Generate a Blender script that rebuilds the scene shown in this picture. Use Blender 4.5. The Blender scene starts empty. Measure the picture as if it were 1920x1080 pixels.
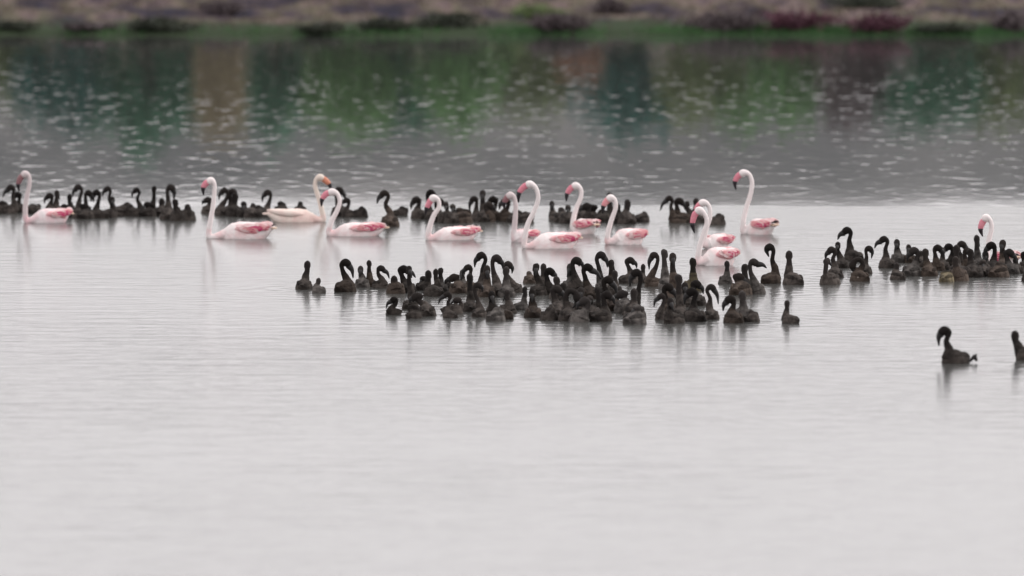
import bpy, bmesh, math, random
import numpy as np
from mathutils import Vector, Matrix

random.seed(7)
rng = np.random.default_rng(7)
SC = bpy.context.scene
COL = SC.collection

# ------------------------------------------------------------------ camera, light, exposure
CAM_H = 6.0                       # metres above the water
FPX = 17500.0                     # focal length in pixels of a 1920 px wide frame
PITCH = math.atan(990.0 / FPX)    # downwards
cam_data = bpy.data.cameras.new('camera')
cam_data.sensor_width = 36.0
cam_data.lens = FPX / 1920.0 * 36.0
cam_data.clip_start = 1.0
cam_data.clip_end = 9000.0
cam_data.dof.use_dof = True
cam_data.dof.focus_distance = 106.0
cam_data.dof.aperture_fstop = 1.8
cam = bpy.data.objects.new('camera', cam_data)
COL.objects.link(cam)
cam.location = (0, 0, CAM_H)
cam.rotation_euler = (math.pi / 2 - PITCH, 0, 0)
SC.camera = cam

SUN_EL, SUN_AZ = math.radians(38), math.radians(62)      # azimuth from +Y (away) towards +X (right)
world = bpy.data.worlds.new('World')
SC.world = world
world.use_nodes = True
wn = world.node_tree
for n in list(wn.nodes):
    wn.nodes.remove(n)
w_out = wn.nodes.new('ShaderNodeOutputWorld')
w_bg = wn.nodes.new('ShaderNodeBackground')
w_sky = wn.nodes.new('ShaderNodeTexSky')
w_sky.sky_type = 'NISHITA'
w_sky.sun_disc = False
w_sky.sun_elevation = SUN_EL
w_sky.sun_rotation = SUN_AZ
w_sky.air_density = 1.0
w_sky.dust_density = 8.0
w_sky.ozone_density = 1.0
w_hsv = wn.nodes.new('ShaderNodeHueSaturation')          # a grey, overcast sky
w_hsv.inputs['Saturation'].default_value = 0.12
w_mix = wn.nodes.new('ShaderNodeMix')
w_mix.data_type = 'RGBA'
w_mix.inputs['Factor'].default_value = 0.72
w_mix.inputs['B'].default_value = (12.75, 12.25, 12.42, 1)    # even cloud layer
wn.links.new(w_sky.outputs[0], w_hsv.inputs['Color'])
wn.links.new(w_hsv.outputs[0], w_mix.inputs['A'])
wn.links.new(w_mix.outputs['Result'], w_bg.inputs[0])
w_bg.inputs[1].default_value = 0.144
wn.links.new(w_bg.outputs[0], w_out.inputs[0])

sun_d = bpy.data.lights.new('sun', 'SUN')
sun_d.energy = 0.9
sun_d.angle = math.radians(16)
sun_d.color = (1.0, 0.965, 0.92)
sun = bpy.data.objects.new('sun', sun_d)
COL.objects.link(sun)
sdir = Vector((math.sin(SUN_AZ) * math.cos(SUN_EL), math.cos(SUN_AZ) * math.cos(SUN_EL), math.sin(SUN_EL)))
sun.rotation_euler = (-sdir).to_track_quat('-Z', 'Y').to_euler()
sun.location = (60, 60, 60)

vs = SC.view_settings
vs.view_transform = 'Standard'
vs.look = 'None'
vs.exposure = 0.0
vs.gamma = 1.0
vs.use_curve_mapping = False

# ------------------------------------------------------------------ pixel -> place on the water
def spot(px, py):
    dep = PITCH + math.atan((py - 540.0) / FPX)
    y = CAM_H / math.tan(dep)
    rng_ = y * math.cos(PITCH) + CAM_H * math.sin(PITCH)
    return (px - 960.0) / FPX * rng_, y, FPX / rng_     # x, y, px per metre

# ------------------------------------------------------------------ materials
def mat_new(name):
    m = bpy.data.materials.new(name)
    m.use_nodes = True
    nt = m.node_tree
    b = nt.nodes['Principled BSDF']
    return m, nt, b

def ramp(nt, stops):
    r = nt.nodes.new('ShaderNodeValToRGB')
    e = r.color_ramp.elements
    while len(e) < len(stops):
        e.new(0.5)
    for k, (p, c) in enumerate(stops):
        e[k].position = p
        e[k].color = (c[0], c[1], c[2], 1)
    return r

def noise(nt, scale, detail=3.0, rough=0.55, vec=None):
    n = nt.nodes.new('ShaderNodeTexNoise')
    n.inputs['Scale'].default_value = scale
    n.inputs['Detail'].default_value = detail
    n.inputs['Roughness'].default_value = rough
    if vec is not None:
        nt.links.new(vec, n.inputs['Vector'])
    return n

def coords(nt, out='Object', scale=None):
    t = nt.nodes.new('ShaderNodeTexCoord')
    if scale is None:
        return t.outputs[out]
    m = nt.nodes.new('ShaderNodeMapping')
    m.inputs['Scale'].default_value = scale
    nt.links.new(t.outputs[out], m.inputs['Vector'])
    return m.outputs[0]

def math_node(nt, op, a, b=None, clamp=False):
    n = nt.nodes.new('ShaderNodeMath')
    n.operation = op
    n.use_clamp = clamp
    for k, v in enumerate((a, b)):
        if v is None:
            continue
        if isinstance(v, (int, float)):
            n.inputs[k].default_value = v
        else:
            nt.links.new(v, n.inputs[k])
    return n.outputs[0]

def mottled(name, stops, scale, rough=0.85, detail=4.0, bump=0.0, coord_scale=None, sheen=0.0, vary=0.0, spec=0.3):
    m, nt, b = mat_new(name)
    v = coords(nt, 'Object', coord_scale)
    n = noise(nt, scale, detail, 0.6, v)
    r = ramp(nt, stops)
    nt.links.new(n.outputs[0], r.inputs[0])
    col = r.outputs[0]
    if vary:
        oi = nt.nodes.new('ShaderNodeObjectInfo')
        h = nt.nodes.new('ShaderNodeHueSaturation')
        val = math_node(nt, 'MULTIPLY_ADD', oi.outputs['Random'], vary)
        h_in = val.node.inputs[2]
        h_in.default_value = 1.0 - vary * 0.5
        nt.links.new(val, h.inputs['Value'])
        nt.links.new(col, h.inputs['Color'])
        col = h.outputs[0]
    nt.links.new(col, b.inputs['Base Color'])
    b.inputs['Roughness'].default_value = rough
    b.inputs['Specular IOR Level'].default_value = spec
    if sheen:
        b.inputs['Sheen Weight'].default_value = sheen
        b.inputs['Sheen Roughness'].default_value = 0.5
    if bump:
        n2 = noise(nt, scale * 3.0, 4.0, 0.6, v)
        bp = nt.nodes.new('ShaderNodeBump')
        bp.inputs['Strength'].default_value = 0.8
        bp.inputs['Distance'].default_value = bump
        nt.links.new(n2.outputs[0], bp.inputs['Height'])
        nt.links.new(bp.outputs[0], b.inputs['Normal'])
    return m

# chick: brown-grey down on the back, darker neck and head (plumage colour kept in the attribute 'neck')
def chick_material(name, body_lo, body_hi, neck_c):
    m, nt, b = mat_new(name)
    v = coords(nt)
    n = noise(nt, 26.0, 5.0, 0.65, v)
    n1 = noise(nt, 9.0, 2.0, 0.5, v)
    s = math_node(nt, 'ADD', math_node(nt, 'MULTIPLY', n.outputs[0], 0.45), math_node(nt, 'MULTIPLY', n1.outputs[0], 0.55))
    r = ramp(nt, [(0.36, body_lo), (0.62, body_hi)])
    nt.links.new(s, r.inputs[0])
    at = nt.nodes.new('ShaderNodeAttribute')
    at.attribute_name = 'neck'
    mx = nt.nodes.new('ShaderNodeMix')
    mx.data_type = 'RGBA'
    nt.links.new(at.outputs['Fac'], mx.inputs['Factor'])
    nt.links.new(r.outputs[0], mx.inputs['A'])
    mx.inputs['B'].default_value = (*neck_c, 1)
    oi = nt.nodes.new('ShaderNodeObjectInfo')
    h = nt.nodes.new('ShaderNodeHueSaturation')
    mr = nt.nodes.new('ShaderNodeMapRange')
    mr.inputs['To Min'].default_value = 0.55
    mr.inputs['To Max'].default_value = 1.5
    nt.links.new(oi.outputs['Random'], mr.inputs['Value'])
    nt.links.new(mr.outputs[0], h.inputs['Value'])
    nt.links.new(mx.outputs['Result'], h.inputs['Color'])
    nt.links.new(h.outputs[0], b.inputs['Base Color'])
    b.inputs['Roughness'].default_value = 0.95
    b.inputs['Specular IOR Level'].default_value = 0.12
    bp = nt.nodes.new('ShaderNodeBump')
    bp.inputs['Strength'].default_value = 0.9
    bp.inputs['Distance'].default_value = 0.008
    n3 = noise(nt, 60.0, 4.0, 0.7, v)
    nt.links.new(n3.outputs[0], bp.inputs['Height'])
    nt.links.new(bp.outputs[0], b.inputs['Normal'])
    return m

M_CHICK = chick_material('dark_down', (0.015, 0.0128, 0.0118), (0.066, 0.056, 0.050), (0.0185, 0.0155, 0.0145))
M_CHICK_BROWN = chick_material('brown_down', (0.022, 0.0165, 0.0140), (0.072, 0.056, 0.046), (0.0185, 0.0150, 0.0135))
M_CHICK_GREY = chick_material('grey_down', (0.024, 0.0215, 0.0205), (0.105, 0.095, 0.088), (0.026, 0.0225, 0.0215))
M_CHICK_TAN = chick_material('mottled_tan_down', (0.035, 0.030, 0.022), (0.150, 0.125, 0.080), (0.018, 0.016, 0.013))
M_TUFT = mottled('pale_down_tuft', [(0.3, (0.16, 0.135, 0.12)), (0.7, (0.34, 0.30, 0.27))], 40.0, rough=0.95, spec=0.1)
M_CHICK_BILL = mottled('dark_bill', [(0.3, (0.012, 0.011, 0.011)), (0.7, (0.022, 0.020, 0.020))], 30.0, rough=0.6)

def plumage(name, neck_col, back, blush, patch_amt):
    m, nt, b = mat_new(name)
    v = coords(nt)
    n = noise(nt, 5.0, 3.0, 0.6, v)
    r = ramp(nt, [(0.42, back), (0.42 + patch_amt, blush)])
    nt.links.new(n.outputs[0], r.inputs[0])
    at = nt.nodes.new('ShaderNodeAttribute')
    at.attribute_name = 'neck'
    mx = nt.nodes.new('ShaderNodeMix')
    mx.data_type = 'RGBA'
    nt.links.new(at.outputs['Fac'], mx.inputs['Factor'])
    nt.links.new(r.outputs[0], mx.inputs['A'])
    mx.inputs['B'].default_value = (*neck_col, 1)
    nt.links.new(mx.outputs['Result'], b.inputs['Base Color'])
    b.inputs['Roughness'].default_value = 0.8
    b.inputs['Specular IOR Level'].default_value = 0.2
    bp = nt.nodes.new('ShaderNodeBump')
    bp.inputs['Strength'].default_value = 0.6
    bp.inputs['Distance'].default_value = 0.006
    n3 = noise(nt, 30.0, 4.0, 0.65, coords(nt, 'Object', (0.5, 1.6, 1.6)))
    nt.links.new(n3.outputs[0], bp.inputs['Height'])
    nt.links.new(bp.outputs[0], b.inputs['Normal'])
    return m

M_PLUME = plumage('pale_pink_plumage', (0.76, 0.69, 0.68), (0.74, 0.68, 0.67), (0.74, 0.52, 0.52), 0.3)
M_PLUME_CREAM = plumage('cream_plumage', (0.70, 0.60, 0.53), (0.72, 0.62, 0.56), (0.70, 0.50, 0.46), 0.3)
M_PLUME_DUSKY = plumage('dusky_pink_plumage', (0.58, 0.50, 0.50), (0.66, 0.60, 0.60), (0.66, 0.44, 0.46), 0.3)
M_WING = plumage('wing_coverts', (0.72, 0.5, 0.5), (0.74, 0.62, 0.61), (0.72, 0.36, 0.38), 0.22)
M_CRIMSON = mottled('crimson_coverts', [(0.3, (0.44, 0.035, 0.115)), (0.7, (0.57, 0.10, 0.19))], 14.0, rough=0.75, spec=0.2)
M_ROSE = mottled('rose_coverts', [(0.3, (0.62, 0.22, 0.25)), (0.7, (0.70, 0.36, 0.36))], 14.0, rough=0.75, spec=0.2)
M_BLUSH = mottled('blush_coverts', [(0.3, (0.70, 0.42, 0.43)), (0.7, (0.74, 0.60, 0.59))], 14.0, rough=0.8, spec=0.2)
M_PEACH = mottled('peach_tail', [(0.3, (0.66, 0.48, 0.36)), (0.7, (0.72, 0.60, 0.50))], 14.0, rough=0.8, spec=0.2)
M_FLIGHT = mottled('black_flight_feathers', [(0.3, (0.02, 0.016, 0.018)), (0.7, (0.05, 0.035, 0.04))], 14.0, rough=0.7)
M_BILL = mottled('pink_bill', [(0.3, (0.58, 0.17, 0.23)), (0.7, (0.66, 0.27, 0.31))], 20.0, rough=0.45)
M_BILL_ORANGE = mottled('orange_bill', [(0.3, (0.55, 0.19, 0.11)), (0.7, (0.60, 0.27, 0.18))], 20.0, rough=0.45)
M_BILL_DUSKY = mottled('dusky_bill', [(0.3, (0.20, 0.09, 0.10)), (0.7, (0.28, 0.14, 0.15))], 20.0, rough=0.5)
M_BILL_TIP = mottled('black_bill_tip', [(0.3, (0.014, 0.012, 0.014)), (0.7, (0.026, 0.02, 0.024))], 20.0, rough=0.4)
M_EYE = mottled('eye_black', [(0.3, (0.02, 0.015, 0.01)), (0.7, (0.05, 0.04, 0.02))], 20.0, rough=0.2)

# ------------------------------------------------------------------ mesh helpers
def link_mesh(name, verts, faces, mat, parent=None, smooth=True):
    me = bpy.data.meshes.new(name)
    me.from_pydata([tuple(v) for v in verts], [], faces)
    me.materials.append(mat)
    if smooth:
        me.polygons.foreach_set('use_smooth', np.ones(len(me.polygons), dtype=bool))
    me.update()
    o = bpy.data.objects.new(name, me)
    COL.objects.link(o)
    if parent is not None:
        o.parent = parent
    return o

def spline(pts, n):
    """Catmull-Rom through pts (k, m) -> (n, m)"""
    p = np.asarray(pts, float)
    p = np.vstack([2 * p[0] - p[1], p, 2 * p[-1] - p[-2]])
    k = len(p) - 3
    out = []
    for t in np.linspace(0, k - 1e-6, n):
        i = int(t)
        f = t - i
        a, b, c, d = p[i], p[i + 1], p[i + 2], p[i + 3]
        out.append(0.5 * ((2 * b) + (-a + c) * f + (2 * a - 5 * b + 4 * c - d) * f * f + (-a + 3 * b - 3 * c + d) * f ** 3))
    return np.array(out)

def tube(path, radii, seg=12, flat=1.0, side=None):
    """closed tube round a path (n,3); flat squeezes it along the side axis"""
    path = np.asarray(path, float)
    n = len(path)
    tan = np.gradient(path, axis=0)
    tan /= np.linalg.norm(tan, axis=1)[:, None] + 1e-9
    ref = np.array(side if side is not None else (0.0, 1.0, 0.0))
    V, F = [], []
    for i in range(n):
        t = tan[i]
        u = ref - t * np.dot(ref, t)
        nu = np.linalg.norm(u)
        if nu < 1e-4:
            u = np.cross(t, (1, 0, 0.3))
            nu = np.linalg.norm(u)
        u /= nu
        w = np.cross(t, u)
        for k in range(seg):
            a = 2 * math.pi * k / seg
            V.append(path[i] + radii[i] * (math.cos(a) * u * flat + math.sin(a) * w))
    for i in range(n - 1):
        for k in range(seg):
            a, b = i * seg + k, i * seg + (k + 1) % seg
            F.append((a, b, b + seg, a + seg))
    V.append(path[0]); V.append(path[-1])
    c0, c1 = n * seg, n * seg + 1
    for k in range(seg):
        F.append((c0, (k + 1) % seg, k))
        F.append((c1, (n - 1) * seg + k, (n - 1) * seg + (k + 1) % seg))
    return V, F

def loft_body(rows, seg=16):
    """rows of (x, zc, ry, rz) -> closed ellipse loft along X"""
    V, F = [], []
    for (x, zc, ry, rz) in rows:
        for k in range(seg):
            a = 2 * math.pi * k / seg
            V.append((x, ry * math.cos(a), zc + rz * math.sin(a)))
    n = len(rows)
    for i in range(n - 1):
        for k in range(seg):
            a, b = i * seg + k, i * seg + (k + 1) % seg
            F.append((a, b, b + seg, a + seg))
    V.append((rows[0][0] - 0.004, 0, rows[0][1])); V.append((rows[-1][0] + 0.004, 0, rows[-1][1]))
    c0, c1 = n * seg, n * seg + 1
    for k in range(seg):
        F.append((c0, (k + 1) % seg, k))
        F.append((c1, (n - 1) * seg + k, (n - 1) * seg + (k + 1) % seg))
    return V, F

def join_shapes(shapes):
    V, F = [], []
    for v, f in shapes:
        o = len(V)
        V += [tuple(x) for x in v]
        F += [tuple(i + o for i in q) for q in f]
    return V, F

PENDING = []        # (object, shapes, voxel, fluff, neck distance data)
def add_skin(name, shapes, mat, parent, voxel, fluff, neckfn):
    """one continuous body: the lofts are fused by a voxel remesh (done later, all in one go)"""
    V, F = join_shapes(shapes)
    me = bpy.data.meshes.new(name)
    me.from_pydata(V, [], F)
    o = bpy.data.objects.new(name, me)
    COL.objects.link(o)
    o.parent = parent
    r = o.modifiers.new('fuse', 'REMESH')
    r.mode = 'VOXEL'
    r.voxel_size = voxel
    s = o.modifiers.new('soften', 'SMOOTH')
    s.factor = 0.5
    s.iterations = 3
    PENDING.append((o, mat, fluff, neckfn))
    return o

def settle_skins():
    dg = bpy.context.evaluated_depsgraph_get()
    dg.update()
    for (o, mat, fluff, neckfn) in PENDING:
        ev = o.evaluated_get(dg)
        me = bpy.data.meshes.new_from_object(ev)
        o.modifiers.clear()
        old = o.data
        o.data = me
        bpy.data.meshes.remove(old)
        nv = len(me.vertices)
        co = np.empty(nv * 3, np.float32)
        me.vertices.foreach_get('co', co)
        co = co.reshape(-1, 3).astype(float)
        nm = np.empty(nv * 3, np.float32)
        me.vertices.foreach_get('normal', nm)
        nm = nm.reshape(-1, 3).astype(float)
        d = np.zeros(nv)
        for fr, am in ((38.0, 0.45), (70.0, 0.35), (120.0, 0.3)):
            k = rng.normal(size=(3, 3)) * fr * 0.6
            ph = rng.uniform(0, 6.28, 3)
            d += am * np.sin(co @ k[0] + ph[0]) * np.sin(co @ k[1] + ph[1])
        nk = np.clip(neckfn(co), 0, 1)
        co2 = co + nm * (d * fluff * (1.0 - 0.6 * nk))[:, None]
        me.vertices.foreach_set('co', co2.reshape(-1).astype(np.float32))
        a = me.attributes.new('neck', 'FLOAT', 'POINT')
        a.data.foreach_set('value', nk.astype(np.float32))
        me.materials.clear()
        me.materials.append(mat)
        me.polygons.foreach_set('use_smooth', np.ones(len(me.polygons), dtype=bool))
        me.update()
    PENDING.clear()

def empty(name, loc, rz=0.0):
    o = bpy.data.objects.new(name, None)
    o.empty_display_size = 0.1
    o.location = loc
    o.rotation_euler = (0, 0, rz)
    COL.objects.link(o)
    return o

def tag(o, label=None, cat=None, group=None, kind=None):
    if label: o['label'] = label
    if cat: o['category'] = cat
    if group: o['group'] = group
    if kind: o['kind'] = kind
    return o

# ------------------------------------------------------------------ lake
def build_water():
    m, nt, b = mat_new('lake_water')
    b.inputs['Base Color'].default_value = (0.060, 0.061, 0.058, 1)
    b.inputs['IOR'].default_value = 1.333
    pos = coords(nt, 'Object')
    sep = nt.nodes.new('ShaderNodeSeparateXYZ')
    nt.links.new(pos, sep.inputs[0])
    # breeze line: beyond it the surface is ruffled by clear wavelets, nearer it is a finely stippled slick
    wob = noise(nt, 0.12, 3.0, 0.6, coords(nt, 'Object', (1.0, 0.35, 1.0)))
    yy = math_node(nt, 'ADD', sep.outputs['Y'], math_node(nt, 'MULTIPLY', wob.outputs[0], 1.6))
    far = nt.nodes.new('ShaderNodeMapRange')
    far.interpolation_type = 'SMOOTHSTEP'
    far.inputs['From Min'].default_value = 125.5
    far.inputs['From Max'].default_value = 126.6
    nt.links.new(yy, far.inputs['Value'])
    farv = far.outputs[0]
    rg = nt.nodes.new('ShaderNodeMapRange')
    rg.inputs['To Min'].default_value = 0.165
    rg.inputs['To Max'].default_value = 0.024
    nt.links.new(farv, rg.inputs['Value'])
    nt.links.new(rg.outputs[0], b.inputs['Roughness'])
    # wavelets of the ruffled water
    n1 = noise(nt, 1.0, 1.5, 0.5, coords(nt, 'Object', (2.8, 0.80, 1.0)))
    n2 = noise(nt, 1.0, 1.0, 0.5, coords(nt, 'Object', (4.6, 1.5, 1.0)))
    crest = nt.nodes.new('ShaderNodeMapRange')           # sparse rounded wavelets on otherwise flat water
    crest.interpolation_type = 'SMOOTHSTEP'
    crest.inputs['From Min'].default_value = 0.47
    crest.inputs['From Max'].default_value = 0.73
    nt.links.new(n1.outputs[0], crest.inputs['Value'])
    h_far = math_node(nt, 'ADD', math_node(nt, 'MULTIPLY', crest.outputs[0], 0.0020), math_node(nt, 'MULTIPLY', math_node(nt, 'SUBTRACT', n2.outputs[0], 0.5), 0.0016))
    amp_f = nt.nodes.new('ShaderNodeMapRange')
    amp_f.inputs['From Min'].default_value = 125.0
    amp_f.inputs['From Max'].default_value = 185.0
    amp_f.inputs['To Min'].default_value = 0.02
    amp_f.inputs['To Max'].default_value = 2.3
    nt.links.new(sep.outputs['Y'], amp_f.inputs['Value'])
    h_far = math_node(nt, 'MULTIPLY', h_far, amp_f.outputs[0])
    # long low ripples on the nearer water, in drifting patches
    n3 = noise(nt, 1.0, 3.0, 0.55, coords(nt, 'Object', (0.55, 2.6, 1.0)))
    patch_n = noise(nt, 0.11, 2.0, 0.5, coords(nt, 'Object', (1.0, 0.45, 1.0)))
    amp_n = nt.nodes.new('ShaderNodeMapRange')
    amp_n.inputs['From Min'].default_value = 0.42
    amp_n.inputs['From Max'].default_value = 0.66
    amp_n.inputs['To Min'].default_value = 0.0050
    amp_n.inputs['To Max'].default_value = 0.0240
    nt.links.new(patch_n.outputs[0], amp_n.inputs['Value'])
    n4 = noise(nt, 1.0, 2.0, 0.5, coords(nt, 'Object', (2.2, 5.5, 1.0)))
    band = nt.nodes.new('ShaderNodeMapRange')            # a light breeze has ruffled a belt in front of the flock
    band.interpolation_type = 'SMOOTHSTEP'
    band.inputs['From Min'].default_value = 5.0
    band.inputs['From Max'].default_value = 11.0
    band.inputs['To Min'].default_value = 1.25
    band.inputs['To Max'].default_value = 0.72
    nt.links.new(math_node(nt, 'ABSOLUTE', math_node(nt, 'SUBTRACT', sep.outputs['Y'], 92.0)), band.inputs['Value'])
    wk = nt.nodes.new('ShaderNodeAttribute')
    wk.attribute_name = 'wake'
    h_near = math_node(nt, 'ADD', math_node(nt, 'MULTIPLY', math_node(nt, 'SUBTRACT', n3.outputs[0], 0.5), math_node(nt, 'MULTIPLY', amp_n.outputs[0], band.outputs[0])),
                       math_node(nt, 'MULTIPLY', math_node(nt, 'MULTIPLY', math_node(nt, 'SUBTRACT', n4.outputs[0], 0.5), 0.0075), band.outputs[0]))
    h_near = math_node(nt, 'ADD', h_near, wk.outputs['Fac'])
    mx = nt.nodes.new('ShaderNodeMix')
    mx.data_type = 'FLOAT'
    nt.links.new(farv, mx.inputs['Factor'])
    nt.links.new(h_near, mx.inputs['A'])
    nt.links.new(h_far, mx.inputs['B'])
    bp = nt.nodes.new('ShaderNodeBump')
    bp.inputs['Strength'].default_value = 1.0
    bp.inputs['Distance'].default_value = 1.0
    nt.links.new(mx.outputs['Result'], bp.inputs['Height'])
    nt.links.new(bp.outputs[0], b.inputs['Normal'])
    xs = np.concatenate([[-900, -200, -40, -12], np.arange(-7.5, 7.51, 0.06), [12, 40, 200, 900]])
    ys = np.concatenate([[-300, 0, 60, 80], np.arange(86, 130.01, 0.075), [150, 180, 214]])
    X, Y = np.meshgrid(xs, ys)
    V = np.stack([X.ravel(), Y.ravel(), np.zeros(X.size)], 1)
    nx, ny = len(xs), len(ys)
    a = (np.arange(ny - 1)[:, None] * nx + np.arange(nx - 1)[None, :]).ravel()
    F = np.stack([a, a + 1, a + 1 + nx, a + nx], 1)
    me = bpy.data.meshes.new('lake_water')
    me.vertices.add(len(V)); me.vertices.foreach_set('co', V.ravel())
    me.loops.add(F.size); me.loops.foreach_set('vertex_index', F.ravel())
    me.polygons.add(len(F))
    me.polygons.foreach_set('loop_start', np.arange(0, F.size, 4))
    me.update(calc_edges=True)
    me.materials.append(m)
    o = bpy.data.objects.new('lake_water', me)
    COL.objects.link(o)
    tag(o, 'pale grey lake, smooth in front and ruffled before the bank', kind='structure')
build_water()
SWIMMERS = []       # (x, y, half length, heading) of every bird, for the rings it sends over the water
def add_wakes():
    me = bpy.data.objects['lake_water'].data
    n = len(me.vertices)
    co = np.empty(n * 3, np.float32)
    me.vertices.foreach_get('co', co)
    co = co.reshape(-1, 3).astype(float)
    h = np.zeros(n)
    for (x, y, hl, amp) in SWIMMERS:
        m = np.nonzero((abs(co[:, 0] - x) < 1.6) & (abs(co[:, 1] - y) < 2.6))[0]
        if not len(m):
            continue
        r = np.sqrt(((co[m, 0] - x) / 1.0) ** 2 + ((co[m, 1] - y) / 1.15) ** 2)
        lam = rng.uniform(.26, .42)
        h[m] += amp * np.sin(2 * math.pi * r / lam + rng.uniform(0, 6.28)) * np.exp(-r / .55) * np.clip(r / .12, 0, 1)
    a = me.attributes.new('wake', 'FLOAT', 'POINT')
    a.data.foreach_set('value', h.astype(np.float32))

# ------------------------------------------------------------------ far shore: ground, bank, ridge
SHORE = 203.6
def shore_y(x):
    return SHORE + 0.25 * math.sin(x * 0.45) + 0.18 * math.sin(x * 1.13 + 1.0) + 0.10 * math.sin(x * 2.9)

def bank_h(x, d):
    """height of the bank d metres behind the waterline"""
    if d < 0:
        return -0.25 + 0.2 * (1 + max(d, -1.0)) - 0.15 * min(-d, 4)
    z = 0.08 * min(d / 0.5, 1.0) + 0.014 * min(d, 24)
    u = 0.5 + 0.5 * math.sin(x * 0.52 + 0.8 * math.sin(d * 0.33)) * math.sin(d * 0.42 + x * 0.2)
    z += 0.10 * u * min(d / 3.0, 1.0)
    if d > 24:
        z += 0.06 * (d - 24) * (1 if d < 60 else 60.0 / d)
    return z

def build_ground():
    xs = np.concatenate([[-2500, -900, -300, -120, -60], np.arange(-30, 30.1, 0.5), [60, 120, 300, 900, 2500]])
    ds = np.concatenate([[-10, -4, -1.5, -0.5], np.arange(0, 26, 0.5), [28, 32, 40, 60, 120, 300, 800, 3000]])
    V, F = [], []
    for d in ds:
        for x in xs:
            z = bank_h(x, d)
            if d > 60:
                z = min(z, 4.0)
            V.append((x, shore_y(x) + d, z))
    nx = len(xs)
    for j in range(len(ds) - 1):
        for i in range(nx - 1):
            a = j * nx + i
            F.append((a, a + 1, a + 1 + nx, a + nx))
    m, nt, b = mat_new('saltmarsh_soil')
    v = coords(nt, 'Object', (1.0, 0.16, 1.0))
    n = noise(nt, 0.75, 4.0, 0.55, v)
    r = ramp(nt, [(0.36, (0.018, 0.017, 0.028)), (0.44, (0.056, 0.042, 0.047)), (0.50, (0.082, 0.074, 0.050)), (0.56, (0.125, 0.092, 0.086)), (0.64, (0.050, 0.038, 0.048))])
    nt.links.new(n.outputs[0], r.inputs[0])
    sp = nt.nodes.new('ShaderNodeSeparateXYZ')
    nt.links.new(coords(nt), sp.inputs[0])
    wob = noise(nt, 0.5, 3.0, 0.6, coords(nt, 'Object', (1.0, 0.3, 1.0)))
    wet = nt.nodes.new('ShaderNodeMapRange')             # wet dark mud along the waterline
    wet.inputs['From Min'].default_value = 206.2
    wet.inputs['From Max'].default_value = 209.5
    nt.links.new(math_node(nt, 'ADD', sp.outputs['Y'], math_node(nt, 'MULTIPLY', math_node(nt, 'SUBTRACT', wob.outputs[0], 0.5), 9.0)), wet.inputs['Value'])
    wx = nt.nodes.new('ShaderNodeMix')
    wx.data_type = 'RGBA'
    nt.links.new(wet.outputs[0], wx.inputs['Factor'])
    wx.inputs['A'].default_value = (0.030, 0.042, 0.024, 1)
    nt.links.new(r.outputs[0], wx.inputs['B'])
    nt.links.new(wx.outputs['Result'], b.inputs['Base Color'])
    b.inputs['Roughness'].default_value = 1.0
    b.inputs['Specular IOR Level'].default_value = 0.03
    o = link_mesh('ground', V, F, m)
    tag(o, 'brown saltmarsh bank across the lake', kind='structure')

    # low grey ridge far behind, seen in the water
    xs = np.linspace(-420, 420, 160)
    V, F = [], []
    prof = [(-80, -1.0), (-45, 9.0), (-15, 19.6), (0, 23.4), (25, 21.6), (90, -1.0)]
    for (dy, h) in prof:
        for x in xs:
            und = 1.0 + 0.020 * math.sin(x * 0.021 + 0.6) + 0.010 * math.sin(x * 0.11) - 0.00012 * x
            rough = 0.25 * math.sin(x * 0.9) * math.sin(x * 0.37 + dy)
            V.append((x, 620 + dy, h * und + (rough if h > 0 else 0)))
    nx = len(xs)
    for j in range(len(prof) - 1):
        for i in range(nx - 1):
            a = j * nx + i
            F.append((a, a + 1, a + 1 + nx, a + nx))
    m = mottled('hazy_ridge_scrub', [(0.3, (0.060, 0.063, 0.066)), (0.5, (0.100, 0.101, 0.102)), (0.7, (0.145, 0.141, 0.139))], 0.08, rough=1.0, detail=5.0, spec=0.03)  # scrub greyed and lightened: distant haze is mixed into its colour
    o = link_mesh('ridge', V, F, m)
    tag(o, 'low grey ridge far beyond the lake', kind='structure')
build_ground()

# ------------------------------------------------------------------ vegetation on the bank
def leaf_cloud(n, centre, radii, size, lumps=7, stretch=1.0):
    """many small leaf quads gathered in lumps through a crown's volume"""
    cx, cy, cz = centre
    lc = []
    for _ in range(lumps):
        u = rng.normal(size=3); u /= np.linalg.norm(u)
        lc.append(u * rng.uniform(0.25, 0.72))
    lc = np.array(lc)
    V, F = [], []
    for i in range(n):
        c = lc[rng.integers(lumps)]
        p = c + rng.normal(size=3) * 0.22
        if np.linalg.norm(p) > 1.15:
            p *= 1.15 / np.linalg.norm(p)
        q = np.array((cx + p[0] * radii[0], cy + p[1] * radii[1], max(cz + p[2] * radii[2], 0.03)))
        a = rng.normal(size=3); a /= np.linalg.norm(a)
        b = np.cross(a, rng.normal(size=3)); b /= np.linalg.norm(b)
        s = size * rng.uniform(0.6, 1.3)
        k = len(V)
        V += [q - a * s * stretch, q - b * s * 0.45, q + a * s * stretch, q + b * s * 0.45]
        F.append((k, k + 1, k + 2, k + 3))
    return V, F

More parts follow.
